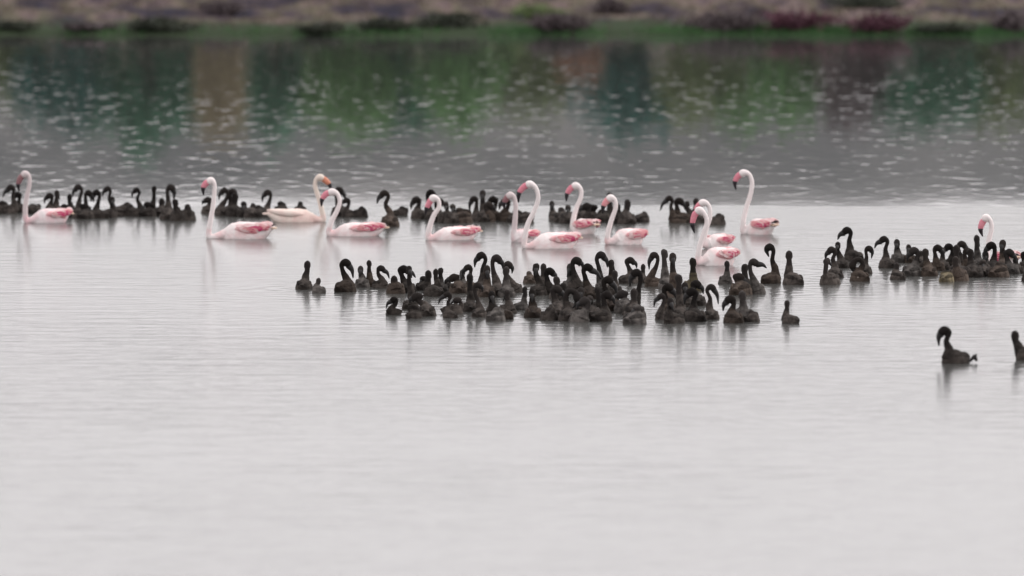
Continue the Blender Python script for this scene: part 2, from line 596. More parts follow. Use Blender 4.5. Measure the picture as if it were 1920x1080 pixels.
def leaf_mat(name, c0, c1):
    m = mottled(name, [(0.3, c0), (0.7, c1)], 3.0, rough=0.75, spec=0.25)
    return m
M_GREEN = leaf_mat('dark_green_leaves', (0.017, 0.076, 0.047), (0.046, 0.160, 0.086))
M_MID = leaf_mat('mid_green_leaves', (0.056, 0.148, 0.044), (0.112, 0.225, 0.078))
M_OLIVE = leaf_mat('olive_leaves', (0.078, 0.118, 0.044), (0.140, 0.180, 0.076))
M_TEAL = leaf_mat('blue_green_leaves', (0.012, 0.064, 0.057), (0.034, 0.126, 0.100))
M_MAUVE = leaf_mat('mauve_twigs', (0.060, 0.045, 0.050), (0.100, 0.080, 0.082))
M_TAN = leaf_mat('dry_tan_leaves', (0.160, 0.135, 0.078), (0.250, 0.210, 0.130))
M_RUST = leaf_mat('rusty_leaves', (0.180, 0.095, 0.060), (0.260, 0.150, 0.100))
M_MAROON = leaf_mat('maroon_glasswort', (0.050, 0.018, 0.030), (0.095, 0.035, 0.050))
M_DARKOLIVE = leaf_mat('dark_olive_glasswort', (0.022, 0.028, 0.020), (0.045, 0.050, 0.034))
M_BARK = mottled('grey_bark', [(0.3, (0.06, 0.05, 0.045)), (0.7, (0.11, 0.095, 0.08))], 8.0)

def bush(x, d, w, h, mat, label, n, group='bushes behind the far bank'):
    y = shore_y(x) + d
    z = bank_h(x, d)
    root = empty('bush', (x, y, z - 0.02))
    tag(root, label, 'bush', group)
    V, F = [], []
    for k in range(4):
        e = rng.normal(size=2) * w * 0.22
        p = spline([(0, 0, 0), (e[0] * 0.4, e[1] * 0.4, h * 0.3), (e[0], e[1], h * 0.75)], 6)
        v, f = tube(p, np.linspace(0.05, 0.015, 6), 6)
        o = len(V)
        V += list(v); F += [tuple(i + o for i in q) for q in f]
    link_mesh('stem', V, F, M_BARK, root)
    v, f = leaf_cloud(n, (0, 0, h * 0.52), (w * 0.5, w * 0.35, h * 0.5), 0.13, lumps=14)
    link_mesh('crown', v, f, mat, root, smooth=False)
    return root

# beyond the frame's upper edge; the lake mirrors them. x in metres, (w, h)
def bx(px, d):           # place by the column of the photograph at that depth
    return (px - 960.0) / FPX * (SHORE + d)
BUSHES = [
    (40, 25.0, 1.7, 1.9, M_OLIVE, 'olive bush at the left end of the thicket behind the bank'),
    (130, 24.0, 1.9, 2.9, M_TEAL, 'tall blue-green bush, first of two left of the dry reed clump'),
    (255, 24.5, 2.1, 3.1, M_GREEN, 'tall dark green bush just left of the dry reed clump'),
    (345, 24.0, 1.1, 2.7, M_GREEN, 'narrow dark green bush touching the dry reed clump'),
    (520, 24.5, 2.1, 3.0, M_GREEN, 'tall dark green bush just right of the dry reed clump'),
    (640, 24.0, 2.0, 2.8, M_MID, 'mid green bush between two dark bushes behind the bank'),
    (755, 25.0, 1.9, 2.4, M_GREEN, 'dark green bush beside the mid green one, left of centre'),
    (870, 24.2, 2.1, 2.5, M_MID, 'broad mid green bush behind the middle of the bank'),
    (985, 25.5, 1.8, 2.3, M_OLIVE, 'greyish olive bush just left of the rusty bush'),
    (1085, 23.2, 0.85, 1.25, M_RUST, 'small rusty orange bush behind the bank'),
    (1180, 25.0, 1.9, 2.8, M_TEAL, 'tall blue-green bush just right of the rusty bush'),
    (1300, 24.0, 1.8, 2.2, M_OLIVE, 'olive-green bush between a blue-green and a mid green bush'),
    (1440, 24.6, 2.1, 2.6, M_MID, 'tall mid green bush right of the olive-green bush'),
    (1600, 25.0, 1.6, 2.6, M_MAUVE, 'broad mauve twiggy bush behind the bank'),
    (1740, 24.2, 1.9, 2.5, M_GREEN, 'dark green bush right of the mauve bush'),
    (1870, 25.0, 2.0, 2.4, M_OLIVE, 'olive bush at the right end of the thicket'),
]
for (px, d, w, h, mt, lb) in BUSHES:
    bush(bx(px, d), d, w * 1.45, h * 1.04, mt, lb, 3600)

def reed_clump(x, d, w, h, n, label):
    root_z = bank_h(x, d)
    V, F = [], []
    for i in range(n):
        px, py = rng.normal() * w * 0.28, rng.normal() * w * 0.28
        hh = h * rng.uniform(0.6, 1.0)
        lean = rng.normal(size=2) * 0.10 * hh
        s = 0.012
        k = len(V)
        ang = rng.uniform(0, math.pi)
        ca, sa = math.cos(ang) * s, math.sin(ang) * s
        V += [(px - ca, py - sa, 0), (px + ca, py + sa, 0), (px + lean[0] * .5 + ca * .8, py + lean[1] * .5 + sa * .8, hh * .6), (px + lean[0] * .5 - ca * .8, py + lean[1] * .5 - sa * .8, hh * .6), (px + lean[0], py + lean[1], hh)]
        F += [(k, k + 1, k + 2, k + 3), (k + 3, k + 2, k + 4)]
    o = link_mesh('reed_clump', V, F, M_TAN, smooth=False)
    o.location = (x, shore_y(x) + d, root_z)
    tag(o, label, 'reeds')
reed_clump(bx(412, 22.0), 22.0, 0.75, 3.1, 1300, 'narrow clump of dry tan reeds behind the bank')

# low glasswort mounds on the visible bank: (px, py of the base, width px, height px, material, label)
MOUNDS = [
    (20, 60, 120, 14, M_DARKOLIVE, 'dark olive mound at the left edge of the bank'),
    (165, 60, 110, 12, M_MAUVE, 'low brownish mound between two dark mounds, far left of the bank'),
    (300, 61, 150, 18, M_DARKOLIVE, 'long dark olive mound above the second flamingo from left'),
    (425, 30, 110, 26, M_MAUVE, 'dark purple mound high on the bank, left third'),
    (600, 61, 110, 14, M_DARKOLIVE, 'dark mound at the waterline above the cream flamingo'),
    (722, 61, 90, 18, M_DARKOLIVE, 'small blackish mound at the waterline, left of centre'),
    (850, 52, 190, 26, M_DARKOLIVE, 'broad dark green mound on the bank, left of centre'),
    (1010, 36, 120, 20, M_OLIVE, 'yellow-olive mound on the bank, right of centre'),
    (1055, 64, 120, 34, M_MAUVE, 'dark purple peaked mound at the waterline, right of centre'),
    (1145, 28, 70, 26, M_MAUVE, 'small purple mound high on the bank, right of centre'),
    (1350, 62, 190, 32, M_MAUVE, 'long purple-black mound at the waterline on the right'),
    (1500, 62, 180, 34, M_MAROON, 'purple-red mound in the middle of the right-hand bank'),
    (1640, 62, 150, 30, M_MAROON, 'bright maroon mound, widest red patch on the right'),
    (1620, 16, 170, 20, M_DARKOLIVE, 'dark olive mound high on the right of the bank'),
    (1770, 62, 140, 16, M_DARKOLIVE, 'low dark mound right of the maroon patch'),
    (1895, 62, 80, 30, M_MAUVE, 'dark mound at the right edge of the bank'),
]
for (px, py, wp, hp, mt, lb) in MOUNDS:
    # the bank rises gently: find the depth whose surface shows at row py
    d = 0.3
    for _ in range(60):
        xw = bx(px, d)
        Y = shore_y(xw) + d
        row = 540 + FPX * math.tan(math.atan((CAM_H - bank_h(xw, d)) / Y) - PITCH)
        if row <= py:
            break
        d += 0.35
    s = FPX / Y
    w, h = wp / s, hp / s * 1.35
    v, f = leaf_cloud(1500, (0, 0, h * 0.40), (w * 0.5, min(w * 0.4, 0.8), h * 0.55), 0.06, lumps=14)
    o = link_mesh('glasswort_mound', v, f, mt, smooth=False)
    o.location = (xw, Y, bank_h(xw, d))
    tag(o, lb, 'shrub', 'low shrubs along the far bank')

# grass along the waterline and dry tufts over the bank: nobody could count them
def grass(name, n, dfun, hfun, mat, label, xr=(-14, 14), keep=None):
    V, F = [], []
    i = 0
    while i < n:
        x = rng.uniform(*xr)
        d = dfun()
        if keep and rng.uniform() > keep(x, d):
            continue
        i += 1
        y, z = shore_y(x) + d, bank_h(x, d)
        for _ in range(3):
            hh = hfun() * rng.uniform(0.6, 1.2)
            ox, oy = rng.normal(size=2) * 0.05
            l = rng.normal(size=2) * 0.35 * hh
            k = len(V)
            s = 0.012
            V += [(x + ox - s, y + oy, z - 0.02), (x + ox + s, y + oy, z - 0.02), (x + ox + l[0], y + oy + l[1], z + hh)]
            F.append((k, k + 1, k + 2))
    o = link_mesh(name, V, F, mat, smooth=False)
    tag(o, label, 'grass', kind='stuff')
M_GRASS = leaf_mat('bright_grass', (0.034, 0.085, 0.030), (0.070, 0.150, 0.055))
M_STRAW = leaf_mat('straw_grass', (0.050, 0.040, 0.032), (0.095, 0.074, 0.058))
def right_more(x, d):
    return min(1.0, max(0.04, 0.28 + x * 0.09)) * (0.50 + 0.50 * math.sin(x * 1.3 + 0.5 + 1.2 * math.sin(x * 0.7)))
grass('shore_grass', 4500, lambda: rng.uniform(0.0, 0.7), lambda: 0.105, M_GRASS, 'green grass along the far waterline', keep=right_more)
grass('dry_grass', 1800, lambda: rng.uniform(1.0, 25.0), lambda: 0.13, M_STRAW, 'dry straw grass over the far bank')

# ------------------------------------------------------------------ chicks
CHICK_ROWS = [(-0.57, .058, .008, .006), (-0.50, .044, .030, .020), (-0.40, .018, .058, .052), (-0.24, .004, .084, .090),
              (-0.04, .000, .096, .114), (0.14, .000, .092, .114), (0.26, .000, .076, .094), (0.35, .000, .052, .064), (0.41, .000, .020, .026)]

def yaw_from_width(wpx, s, L, W, face, away):
    """heading whose outline has the seen width; face -1 left / +1 right; away True = tail to the camera"""
    w = wpx / s
    best, bp = 1e9, 0.0
    for k in range(0, 91, 3):
        p = math.radians(k)
        ww = math.sqrt((L * math.cos(p)) ** 2 + (W * math.sin(p)) ** 2)
        if abs(ww - w) < best:
            best, bp = abs(ww - w), p
    a = bp if away else -bp
    return a if face > 0 else math.pi - a

def to_local(pts, yaw):
    c, sn = math.cos(-yaw), math.sin(-yaw)
    p = np.asarray(pts, float)
    return np.stack([p[:, 0] * c - p[:, 1] * sn, p[:, 0] * sn + p[:, 1] * c, p[:, 2]], 1)

CHICK_COUNT = [0]
POSE_TEXT = {
    'L': ['dark chick, neck arched, bill hanging left', 'dusky chick, arched neck, bill drooping left', 'dark chick with hooked neck facing left'],
    'R': ['dark chick, neck arched, bill hanging right', 'dusky chick, arched neck, bill drooping right', 'dark chick with hooked neck facing right'],
    'U': ['dark chick with straight upright neck', 'dusky chick holding its neck upright', 'dark chick, neck held straight up'],
    'T': ['dark chick with head tucked low', 'dusky rounded chick, head tucked down', 'low dark chick, only its back showing'],
    'PL': ['dark chick preening, neck looped left', 'dusky chick with neck looped down left'],
    'PR': ['dark chick preening, neck looped right', 'dusky chick with neck looped down right'],
}

def chick(xb, yb, wb, hb, xh, yh, pose, loc, group, tip=None, mat=None, away=None, foot=False, face=None, spot_px=None):
    """xb, yb: middle of the body at its waterline; wb, hb: body width and height; xh, yh: crown; all in photograph pixels"""
    idx = CHICK_COUNT[0]
    CHICK_COUNT[0] += 1
    x0, y0, s = spot(xb, yb)
    d = -1 if pose.endswith('L') else 1
    if face is None:
        off = xh - xb
        face = (1 if off > 0 else -1) if abs(off) > 5 else (d if pose != 'U' else rng.choice([-1, 1]))
    if away is None:
        away = rng.uniform() < 0.72
    size = np.clip(hb / s / 0.122, 0.72, 1.35)
    L, W = 0.27 * size, 0.175 * size
    yaw = yaw_from_width(wb, s, L, W, face, away)
    root = empty('flamingo_chick', (x0, y0, 0.0), yaw)
    SWIMMERS.append((x0, y0, L * .5, 0.0036))
    lab = POSE_TEXT[pose][idx % len(POSE_TEXT[pose])] + ', ' + loc
    tag(root, lab, 'flamingo chick', group)
    rows = [(r[0] * L, r[1] * size * 0.98, r[2] * size, r[3] * size) for r in CHICK_ROWS]
    body = loft_body(rows)
    # neck: laid out in the vertical plane that faces the photograph, starting at the breast
    fl = 0.26 * L
    fx, fy = fl * math.cos(yaw), fl * math.sin(yaw)
    bz = 0.05 * size
    ztop = max((yb - yh) / s, 0.10)
    hx = (xh - xb) / s
    k = float(np.clip(size, 0.8, 1.15))
    r = 0.034 * k
    dep = fy + rng.normal() * 0.008
    tall = ztop - bz
    if pose in ('L', 'R'):
        xn = hx - d * 0.026 * k
        bow = -d * 0.012 + rng.normal() * 0.006
        ctl = [(fx, fy, bz - 0.015, .060 * k), (fx + (xn - fx) * .35 + bow * .5, dep, bz + tall * .25, .042 * k), (xn - bow, dep, bz + tall * .52, .0250 * k),
               (xn + bow * .5, dep, bz + tall * .78, .0225 * k), (hx - d * .008, dep, ztop - r * .95, .030 * k), (hx + d * .020 * k, dep, ztop - r * 1.15, .0345 * k), (hx + d * .042 * k, dep, ztop - r * 2.0, .028 * k)]
        bs = np.array([hx + d * .036 * k, dep, ztop - r * 1.75])
        if tip is not None:
            be = np.array([(tip[0] - xb) / s, dep, (yb - tip[1]) / s])
        else:
            be = np.array([hx + d * .078 * k, dep, ztop - min(0.155 * k, tall * .62)])
        mid = (bs + be) / 2 + np.array([d * .014, 0, .016])
        bill_path = spline([bs, mid, be], 8)
        bill_r = np.array([.033, .032, .029, .0245, .0195, .0145, .010, .005]) * k
    elif pose == 'U':
        sg = -1 if rng.uniform() < 0.35 else 1
        xm = fx * .5 + hx * .5 + rng.normal() * .005
        ctl = [(fx, fy, bz - 0.015, .060 * k), (xm, dep, bz + tall * .30, .043 * k), (hx, dep, bz + tall * .58, .0285 * k),
               (hx + rng.normal() * .003, dep, bz + tall * .80, .0265 * k), (hx, dep + sg * .010, ztop - r * 1.05, .034 * k), (hx, dep + sg * .034, ztop - r * 1.35, .032 * k), (hx, dep + sg * .05, ztop - r * 1.7, .020 * k)]
        bs = np.array([hx, dep + sg * .045, ztop - r * 1.6])
        be = np.array([hx + rng.normal() * .02, dep + sg * .085, ztop - r * 1.6 - min(.085 * k, tall * .5)])
        mid = (bs + be) / 2 + np.array([0, sg * .014, .014])
        bill_path = spline([bs, mid, be], 8)
        bill_r = np.array([.025, .025, .023, .020, .016, .012, .009, .005]) * k
    elif pose in ('PL', 'PR'):
        xn = hx - d * .034 * k
        lx = hx + d * .060 * k
        ctl = [(fx, fy, bz - 0.015, .060 * k), (fx * .4 + xn * .6, dep, bz + tall * .25, .042 * k), (xn - d * .012, dep, bz + tall * .55, .028 * k), (xn + d * .004, dep, ztop - .038 * k, .027 * k),
               (hx, dep, ztop - .026 * k, .026 * k), (hx + d * .042 * k, dep, ztop - .044 * k, .030 * k), (lx, dep, ztop - .085 * k, .034 * k), (lx - d * .004, dep, ztop - .115 * k, .022 * k)]
        bs = np.array([lx - d * .003, dep, ztop - .108 * k])
        be = np.array([hx + d * .020, dep, max(ztop - .19 * k, .07 * size)])
        mid = (bs + be) / 2 + np.array([d * .016, 0, .0])
        bill_path = spline([bs, mid, be], 8)
        bill_r = np.array([.025, .025, .023, .020, .016, .012, .009, .005]) * k
    else:   # tucked: the neck folds back along the body and the head lies on the back
        hz = max(ztop - .026 * k, .085 * size)
        ctl = [(fx * 1.1, fy * 1.1, bz - .01, .040 * k), (fx * 1.35, fy * 1.35, bz + .045 * size, .026 * k), (fx * .9 + hx * .1, fy * .9, hz - .004, .024 * k),
               (hx, fy * .35, hz, .028 * k), (hx - fx * .35, fy * .05, hz - .008, .024 * k)]
        e = np.array(ctl[-1][:3]); f0 = np.array(ctl[-2][:3])
        dr = e - f0
        dr = dr / (np.linalg.norm(dr) + 1e-6)
        bs = e
        be = e + dr * .075 * k + np.array([0, 0, -.03])
        bill_path = spline([bs, (bs + be) / 2 + np.array([0, 0, .008]), be], 8)
        bill_r = np.array([.019, .018, .016, .014, .012, .010, .008, .004]) * k
    cp = spline(ctl, 34)
    path = to_local(cp[:, :3], yaw)
    side = to_local(np.array([[0, 1, 0]]), yaw)[0]
    neck = tube(path, cp[:, 3], 12, 1.0, side)
    headpath = path[18:].copy()
    def neckfn(co, P=path[10:], rr=cp[10:, 3]):
        dd = np.min(np.linalg.norm(co[:, None, :] - P[None, ::2, :], axis=2) - rr[None, ::2], axis=1)
        zz = np.clip((co[:, 2] - .095 * size) / .03, 0, 1)
        return np.clip(1.0 - (dd - .004) / .010, 0, 1) * zz
    def ball(c, ax, ra, rb):
        ax = np.asarray(ax, float); ax = ax / (np.linalg.norm(ax) + 1e-6)
        ts = np.linspace(-1, 1, 9)
        P = to_local(np.array([np.asarray(c) + ax * t * ra for t in ts]), yaw)
        return tube(P, [max(rb * math.sqrt(max(1 - t * t, 0)), .003) for t in ts], 12, .9, side)
    hi = -2 if pose != 'T' else -2
    hc = np.array(ctl[hi][:3])
    ha = np.array(ctl[-1][:3]) - np.array(ctl[-3][:3])
    shapes = [body, neck, ball(hc + np.array([0, 0, -.008 * k]), (rng.normal() * .15, .25, 1), .056 * k, .037 * k) if pose == 'U' else ball(hc, ha, .054 * k, .039 * k)]
    if mat is None:
        mat = (M_CHICK, M_CHICK, M_CHICK_GREY, M_CHICK, M_CHICK_BROWN)[(idx * 7 + idx // 3) % 5] if group != G3 else M_CHICK
    add_skin('body', shapes, mat or M_CHICK, root, 0.0075, 0.0050, neckfn)
    v, f = tube(to_local(bill_path, yaw), bill_r, 8, 0.72, side)
    link_mesh('bill', v, f, M_CHICK_BILL, root)
    for sg in (-1, 1):      # small folded wings
        t = np.linspace(0, 1, 9)
        P = np.stack([(.20 - .66 * t) * L, sg * size * (.066 - .038 * t ** 2), size * (.066 - .012 * t)], 1)
        v, f = tube(P, size * .034 * np.sin(np.pi * np.clip(t * .93 + .03, 0, 1)) ** .6 + .002, 10, .55)
        link_mesh('wing', v, f, mat or M_CHICK, root)
    if spot_px:     # a pale tuft of down on the flank
        c = np.array([(spot_px[0] - xb) / s, -0.084 * size, (yb - spot_px[1]) / s])
        P = to_local(np.array([c + np.array([t * .020, 0.012 * abs(t), t * .006]) for t in np.linspace(-1, 1, 7)]), yaw)
        v, f = tube(P, [.004, .012, .017, .019, .017, .012, .004], 9, 1.0, side)
        link_mesh('flank_tuft', v, f, M_TUFT, root)
    if foot:        # a webbed foot trailing at the surface
        c = np.array(foot, float)
        fxw, fz = (c[0] - xb) / s, (yb - c[1]) / s
        lg = tube(to_local(np.array([[fxw - .20, 0, -.01], [fxw - .10, 0, .004], [fxw - .03, 0, fz - .012]]), yaw), [.010, .009, .008], 6, 1.0, side)
        P = to_local(np.array([[fxw - .045, 0, fz - .03], [fxw + .005, 0, fz + .025], [fxw + .03, 0, fz + .045], [fxw + .03, 0.012, fz - .02]]), yaw)
        q = tube(np.array([P[0], (P[0] + P[1]) / 2, P[1], P[2]]), [.008, .016, .022, .006], 8, .5, side)
        q2 = tube(np.array([P[1], (P[1] + P[3]) / 2, P[3]]), [.02, .02, .012], 8, .5, side)
        vv, ff = join_shapes([q, q2, lg])
        link_mesh('foot', vv, ff, M_CHICK_BILL, root)
    return root

B, TN = M_CHICK_BROWN, M_CHICK_TAN
G1, G2, G3, G4 = 'dark chicks of the dense middle flock', 'dark chicks of the right-hand flock', 'dark chicks of the far row', 'two dark chicks alone at the lower right'
# xb, yb, wb, hb, xh, yh, pose, where, extras
FLOCK = [
 (570, 542, 31, 21, 576, 489, 'U', 'at the far left end of the middle flock', dict(face=1)),
 (597, 549, 28, 15, 597, 521, 'U', 'smallest of the flock, second from its left end', dict(away=True)),
 (648, 547, 42, 24, 646, 486, 'R', 'pale spot on its flank, third from the left', dict(tip=(662, 522), spot_px=(650, 541))),
 (679, 538, 28, 19, 676, 498, 'U', 'left one of the close pair near the left end', {}),
 (692, 537, 26, 17, 692, 487, 'U', 'right, taller one of the pair near the left end', {}),
 (714, 540, 32, 18, 713, 497, 'R', 'just right of the upright pair near the left', dict(tip=(730, 522))),
 (742, 550, 34, 24, 739, 516, 'U', 'below the bill of the sixth chick from left', {}),
 (764, 548, 30, 22, 755, 498, 'R', 'directly above the leftmost front chick', dict(tip=(779, 521))),
 (770, 579, 32, 20, 767, 498, 'U', 'longest thin neck in the flock, left part', dict(away=True)),
 (737, 590, 32, 15, 740, 556, 'L', 'leftmost of the front edge', dict(tip=(724, 579))),
 (800, 592, 24, 24, 783, 549, 'L', 'behind leftmost looped preener', dict(face=-1)),
 (777, 597, 33, 16, 774, 571, 'PR', 'second from the left on the front edge', {}),
 (812, 555, 40, 22, 803, 507, 'U', 'left one of three heads in the upper left', {}),
 (820, 547, 26, 18, 817, 503, 'U', 'middle one of three heads in the upper left', {}),
 (828, 547, 26, 18, 826, 502, 'U', 'right one of three heads in the upper left', {}),
 (793, 544, 30, 18, 793, 519, 'T', 'greyish, left of the three upper-left heads', {}),
 (840, 546, 26, 18, 838, 524, 'T', 'just right of the three upper-left heads', {}),
 (860, 549, 34, 24, 853, 514, 'L', 'above the chick with the long left bill', {}),
 (868, 542, 26, 18, 867, 505, 'U', 'squeezed left of the big arched heads', {}),
 (884, 545, 30, 18, 879, 495, 'L', 'thick head left of the highest left arch', {}),
 (905, 548, 34, 22, 904, 473, 'L', 'highest arch in the left half, white gap inside', dict(tip=(890, 502))),
 (912, 556, 32, 24, 913, 497, 'U', 'broad head below the highest left arch', {}),
 (934, 553, 34, 24, 929, 478, 'R', 'tall one right of the highest left arch', dict(tip=(943, 505))),
 (882, 584, 30, 22, 881, 513, 'U', 'tall neck just behind the front edge, left third', dict(away=True)),
 (899, 594, 30, 18, 894, 529, 'R', 'front edge, right of the tall thin neck', dict(tip=(904, 548))),
 (843, 596, 30, 16, 840, 547, 'L', 'front edge, long bill pointing down at water', dict(tip=(822, 571))),
 (850, 588, 44, 20, 857, 558, 'T', 'half hidden behind the long-billed front chick', {}),
 (926, 592, 28, 22, 922, 544, 'U', 'slim neck right above the front preener', {}),
 (966, 548, 28, 20, 951, 489, 'R', 'at the right of the left-hand heads', dict(tip=(960, 512), face=-1)),
 (950, 556, 30, 22, 949, 500, 'U', 'under the arch right of centre-left', {}),
 (952, 587, 34, 20, 951, 542, 'U', 'behind the front preener, neck leaning', {}),
 (930, 601, 38, 22, 931, 578, 'T', 'lowest of the front edge in the left half', {}),
 (950, 598, 26, 18, 949, 581, 'PR', 'tiny one beside the lowest front back', {}),
 (976, 581, 30, 16, 984, 537, 'U', 'alone in the gap, neck tilted right', dict(face=1)),
 (1000, 595, 33, 23, 998, 541, 'U', 'triangle-shaped, right of the gap', dict(away=True)),
 (1010, 553, 36, 22, 1005, 493, 'U', 'tall grey neck above the triangle-shaped chick', {}),
 (994, 531, 24, 18, 992, 510, 'T', 'low behind the tall grey neck', {}),
 (1021, 545, 30, 20, 1019, 493, 'U', 'touching the tall grey neck on its right', {}),
 (1031, 552, 30, 22, 1029, 501, 'R', 'second right of the tall grey neck', {}),
 (1046, 560, 30, 22, 1044, 518, 'U', 'lower head before the centre of the flock', {}),
 (1047, 592, 36, 32, 1042, 536, 'R', 'dark bulk left of the big loop', {}),
 (1058, 588, 34, 28, 1056, 530, 'U', 'dark bulk just behind the big loop', {}),
 (1030, 600, 34, 22, 1030, 577, 'T', 'rounded back, front edge, left of big loop', {}),
 (1080, 546, 36, 24, 1079, 481, 'R', 'high arch left of the tallest centre arch', dict(tip=(1092, 503))),
 (1070, 545, 28, 24, 1069, 492, 'U', 'left shoulder of the high centre arch', {}),
 (1066, 601, 36, 26, 1070, 541, 'PR', 'big round loop with white hole, front edge', {}),
 (1086, 603, 38, 24, 1098, 556, 'L', 'front edge, right half of the big loop', dict(face=1)),
 (1106, 560, 36, 26, 1100, 495, 'R', 'large broad arch in the centre', dict(tip=(1127, 524))),
 (1130, 548, 30, 22, 1125, 472, 'R', 'tallest arch in the centre of the flock', dict(tip=(1139, 502))),
 (1147, 548, 26, 20, 1146, 487, 'U', 'right of the tallest centre arch', {}),
 (1153, 552, 26, 20, 1153, 507, 'U', 'greyish head under the tallest centre arch', {}),
 (1148, 582, 32, 26, 1138, 518, 'R', 'thick slanting neck right of centre', dict(tip=(1158, 556))),
 (1122, 586, 30, 24, 1121, 539, 'T', 'between the big loop and the slanting neck', {}),
 (1128, 602, 44, 24, 1136, 546, 'R', 'front edge below the slanting neck', dict(tip=(1152, 571))),
 (1090, 586, 30, 24, 1089, 536, 'U', 'head just above the big loop', {}),
 (1108, 596, 34, 26, 1106, 556, 'T', 'right of the big loop, near the front', {}),
 (1180, 531, 40, 20, 1180, 482, 'R', 'arch left of the small round head', dict(tip=(1194, 503))),
 (1205, 530, 22, 16, 1206, 495, 'U', 'small round head alone in the upper right', {}),
 (1186, 590, 38, 26, 1195, 503, 'L', 'long curved neck bending over the bulky pair', dict(tip=(1181, 537))),
 (1172, 586, 28, 32, 1168, 545, 'L', 'head low at the left of the bulky pair', {}),
 (1190, 596, 40, 36, 1189, 541, 'U', 'bulky upright back, right of centre', dict(away=True)),
 (1191, 607, 46, 26, 1195, 573, 'T', 'front edge beneath the bulky pair', {}),
 (1226, 537, 42, 20, 1228, 472, 'L', 'left of the two tall straight necks', dict(tip=(1217, 505))),
 (1250, 541, 32, 22, 1246, 467, 'U', 'left one of the two tall straight necks', {}),
 (1263, 556, 32, 28, 1261, 472, 'U', 'right one of the two tall straight necks', {}),
 (1277, 598, 30, 24, 1273, 514, 'U', 'long neck reaching down behind the white hole', {}),
 (1258, 590, 36, 24, 1251, 532, 'R', 'big arch right of the open water gap', dict(tip=(1270, 567))),
 (1243, 599, 34, 18, 1241, 549, 'L', 'front edge at the right of the water gap', dict(tip=(1226, 575))),
 (1263, 606, 42, 22, 1257, 557, 'U', 'front edge, short straight neck near water gap', {}),
 (1298, 545, 36, 24, 1299, 482, 'U', 'mottled tan body below the pair of flamingos', dict(mat=TN, away=False)),
 (1308, 572, 28, 22, 1304, 526, 'R', 'under the mottled tan chick', dict(tip=(1319, 552))),
 (1303, 602, 42, 26, 1299, 540, 'L', 'front edge with a white hole under its neck', {}),
 (1284, 575, 26, 22, 1284, 527, 'U', 'between the tall necks and the tan chick', {}),
 (1334, 598, 28, 20, 1332, 533, 'R', 'slim one on the front edge, right part', dict(tip=(1347, 571))),
 (1360, 532, 26, 18, 1363, 488, 'U', 'under the tail of the front flamingo', dict(face=1)),
 (1397, 545, 32, 26, 1396, 493, 'U', 'left of the long bill pointing right', {}),
 (1419, 550, 22, 22, 1411, 484, 'R', 'long bill stretched right to the next chick', dict(tip=(1437, 502), face=1)),
 (1389, 552, 44, 28, 1384, 513, 'R', 'broad back below the long right bill', dict(tip=(1412, 550))),
 (1393, 602, 32, 30, 1392, 544, 'U', 'thick neck near the right end of front edge', {}),
 (1375, 605, 38, 24, 1371, 554, 'L', 'front edge, third from right', dict(tip=(1356, 584))),
 (1410, 603, 32, 18, 1408, 583, 'T', 'right end of the dense front edge', {}),
 (1446, 531, 40, 22, 1445, 457, 'L', 'left of two at upper right', dict(tip=(1442, 482), face=1)),
 (1487, 533, 40, 24, 1480, 470, 'U', 'right of two at upper right', dict(face=-1, spot_px=(1489, 527))),
 (1481, 606, 34, 18, 1476, 563, 'U', 'alone on open water right of the front edge', dict(face=-1, spot_px=(1488, 600))),
]
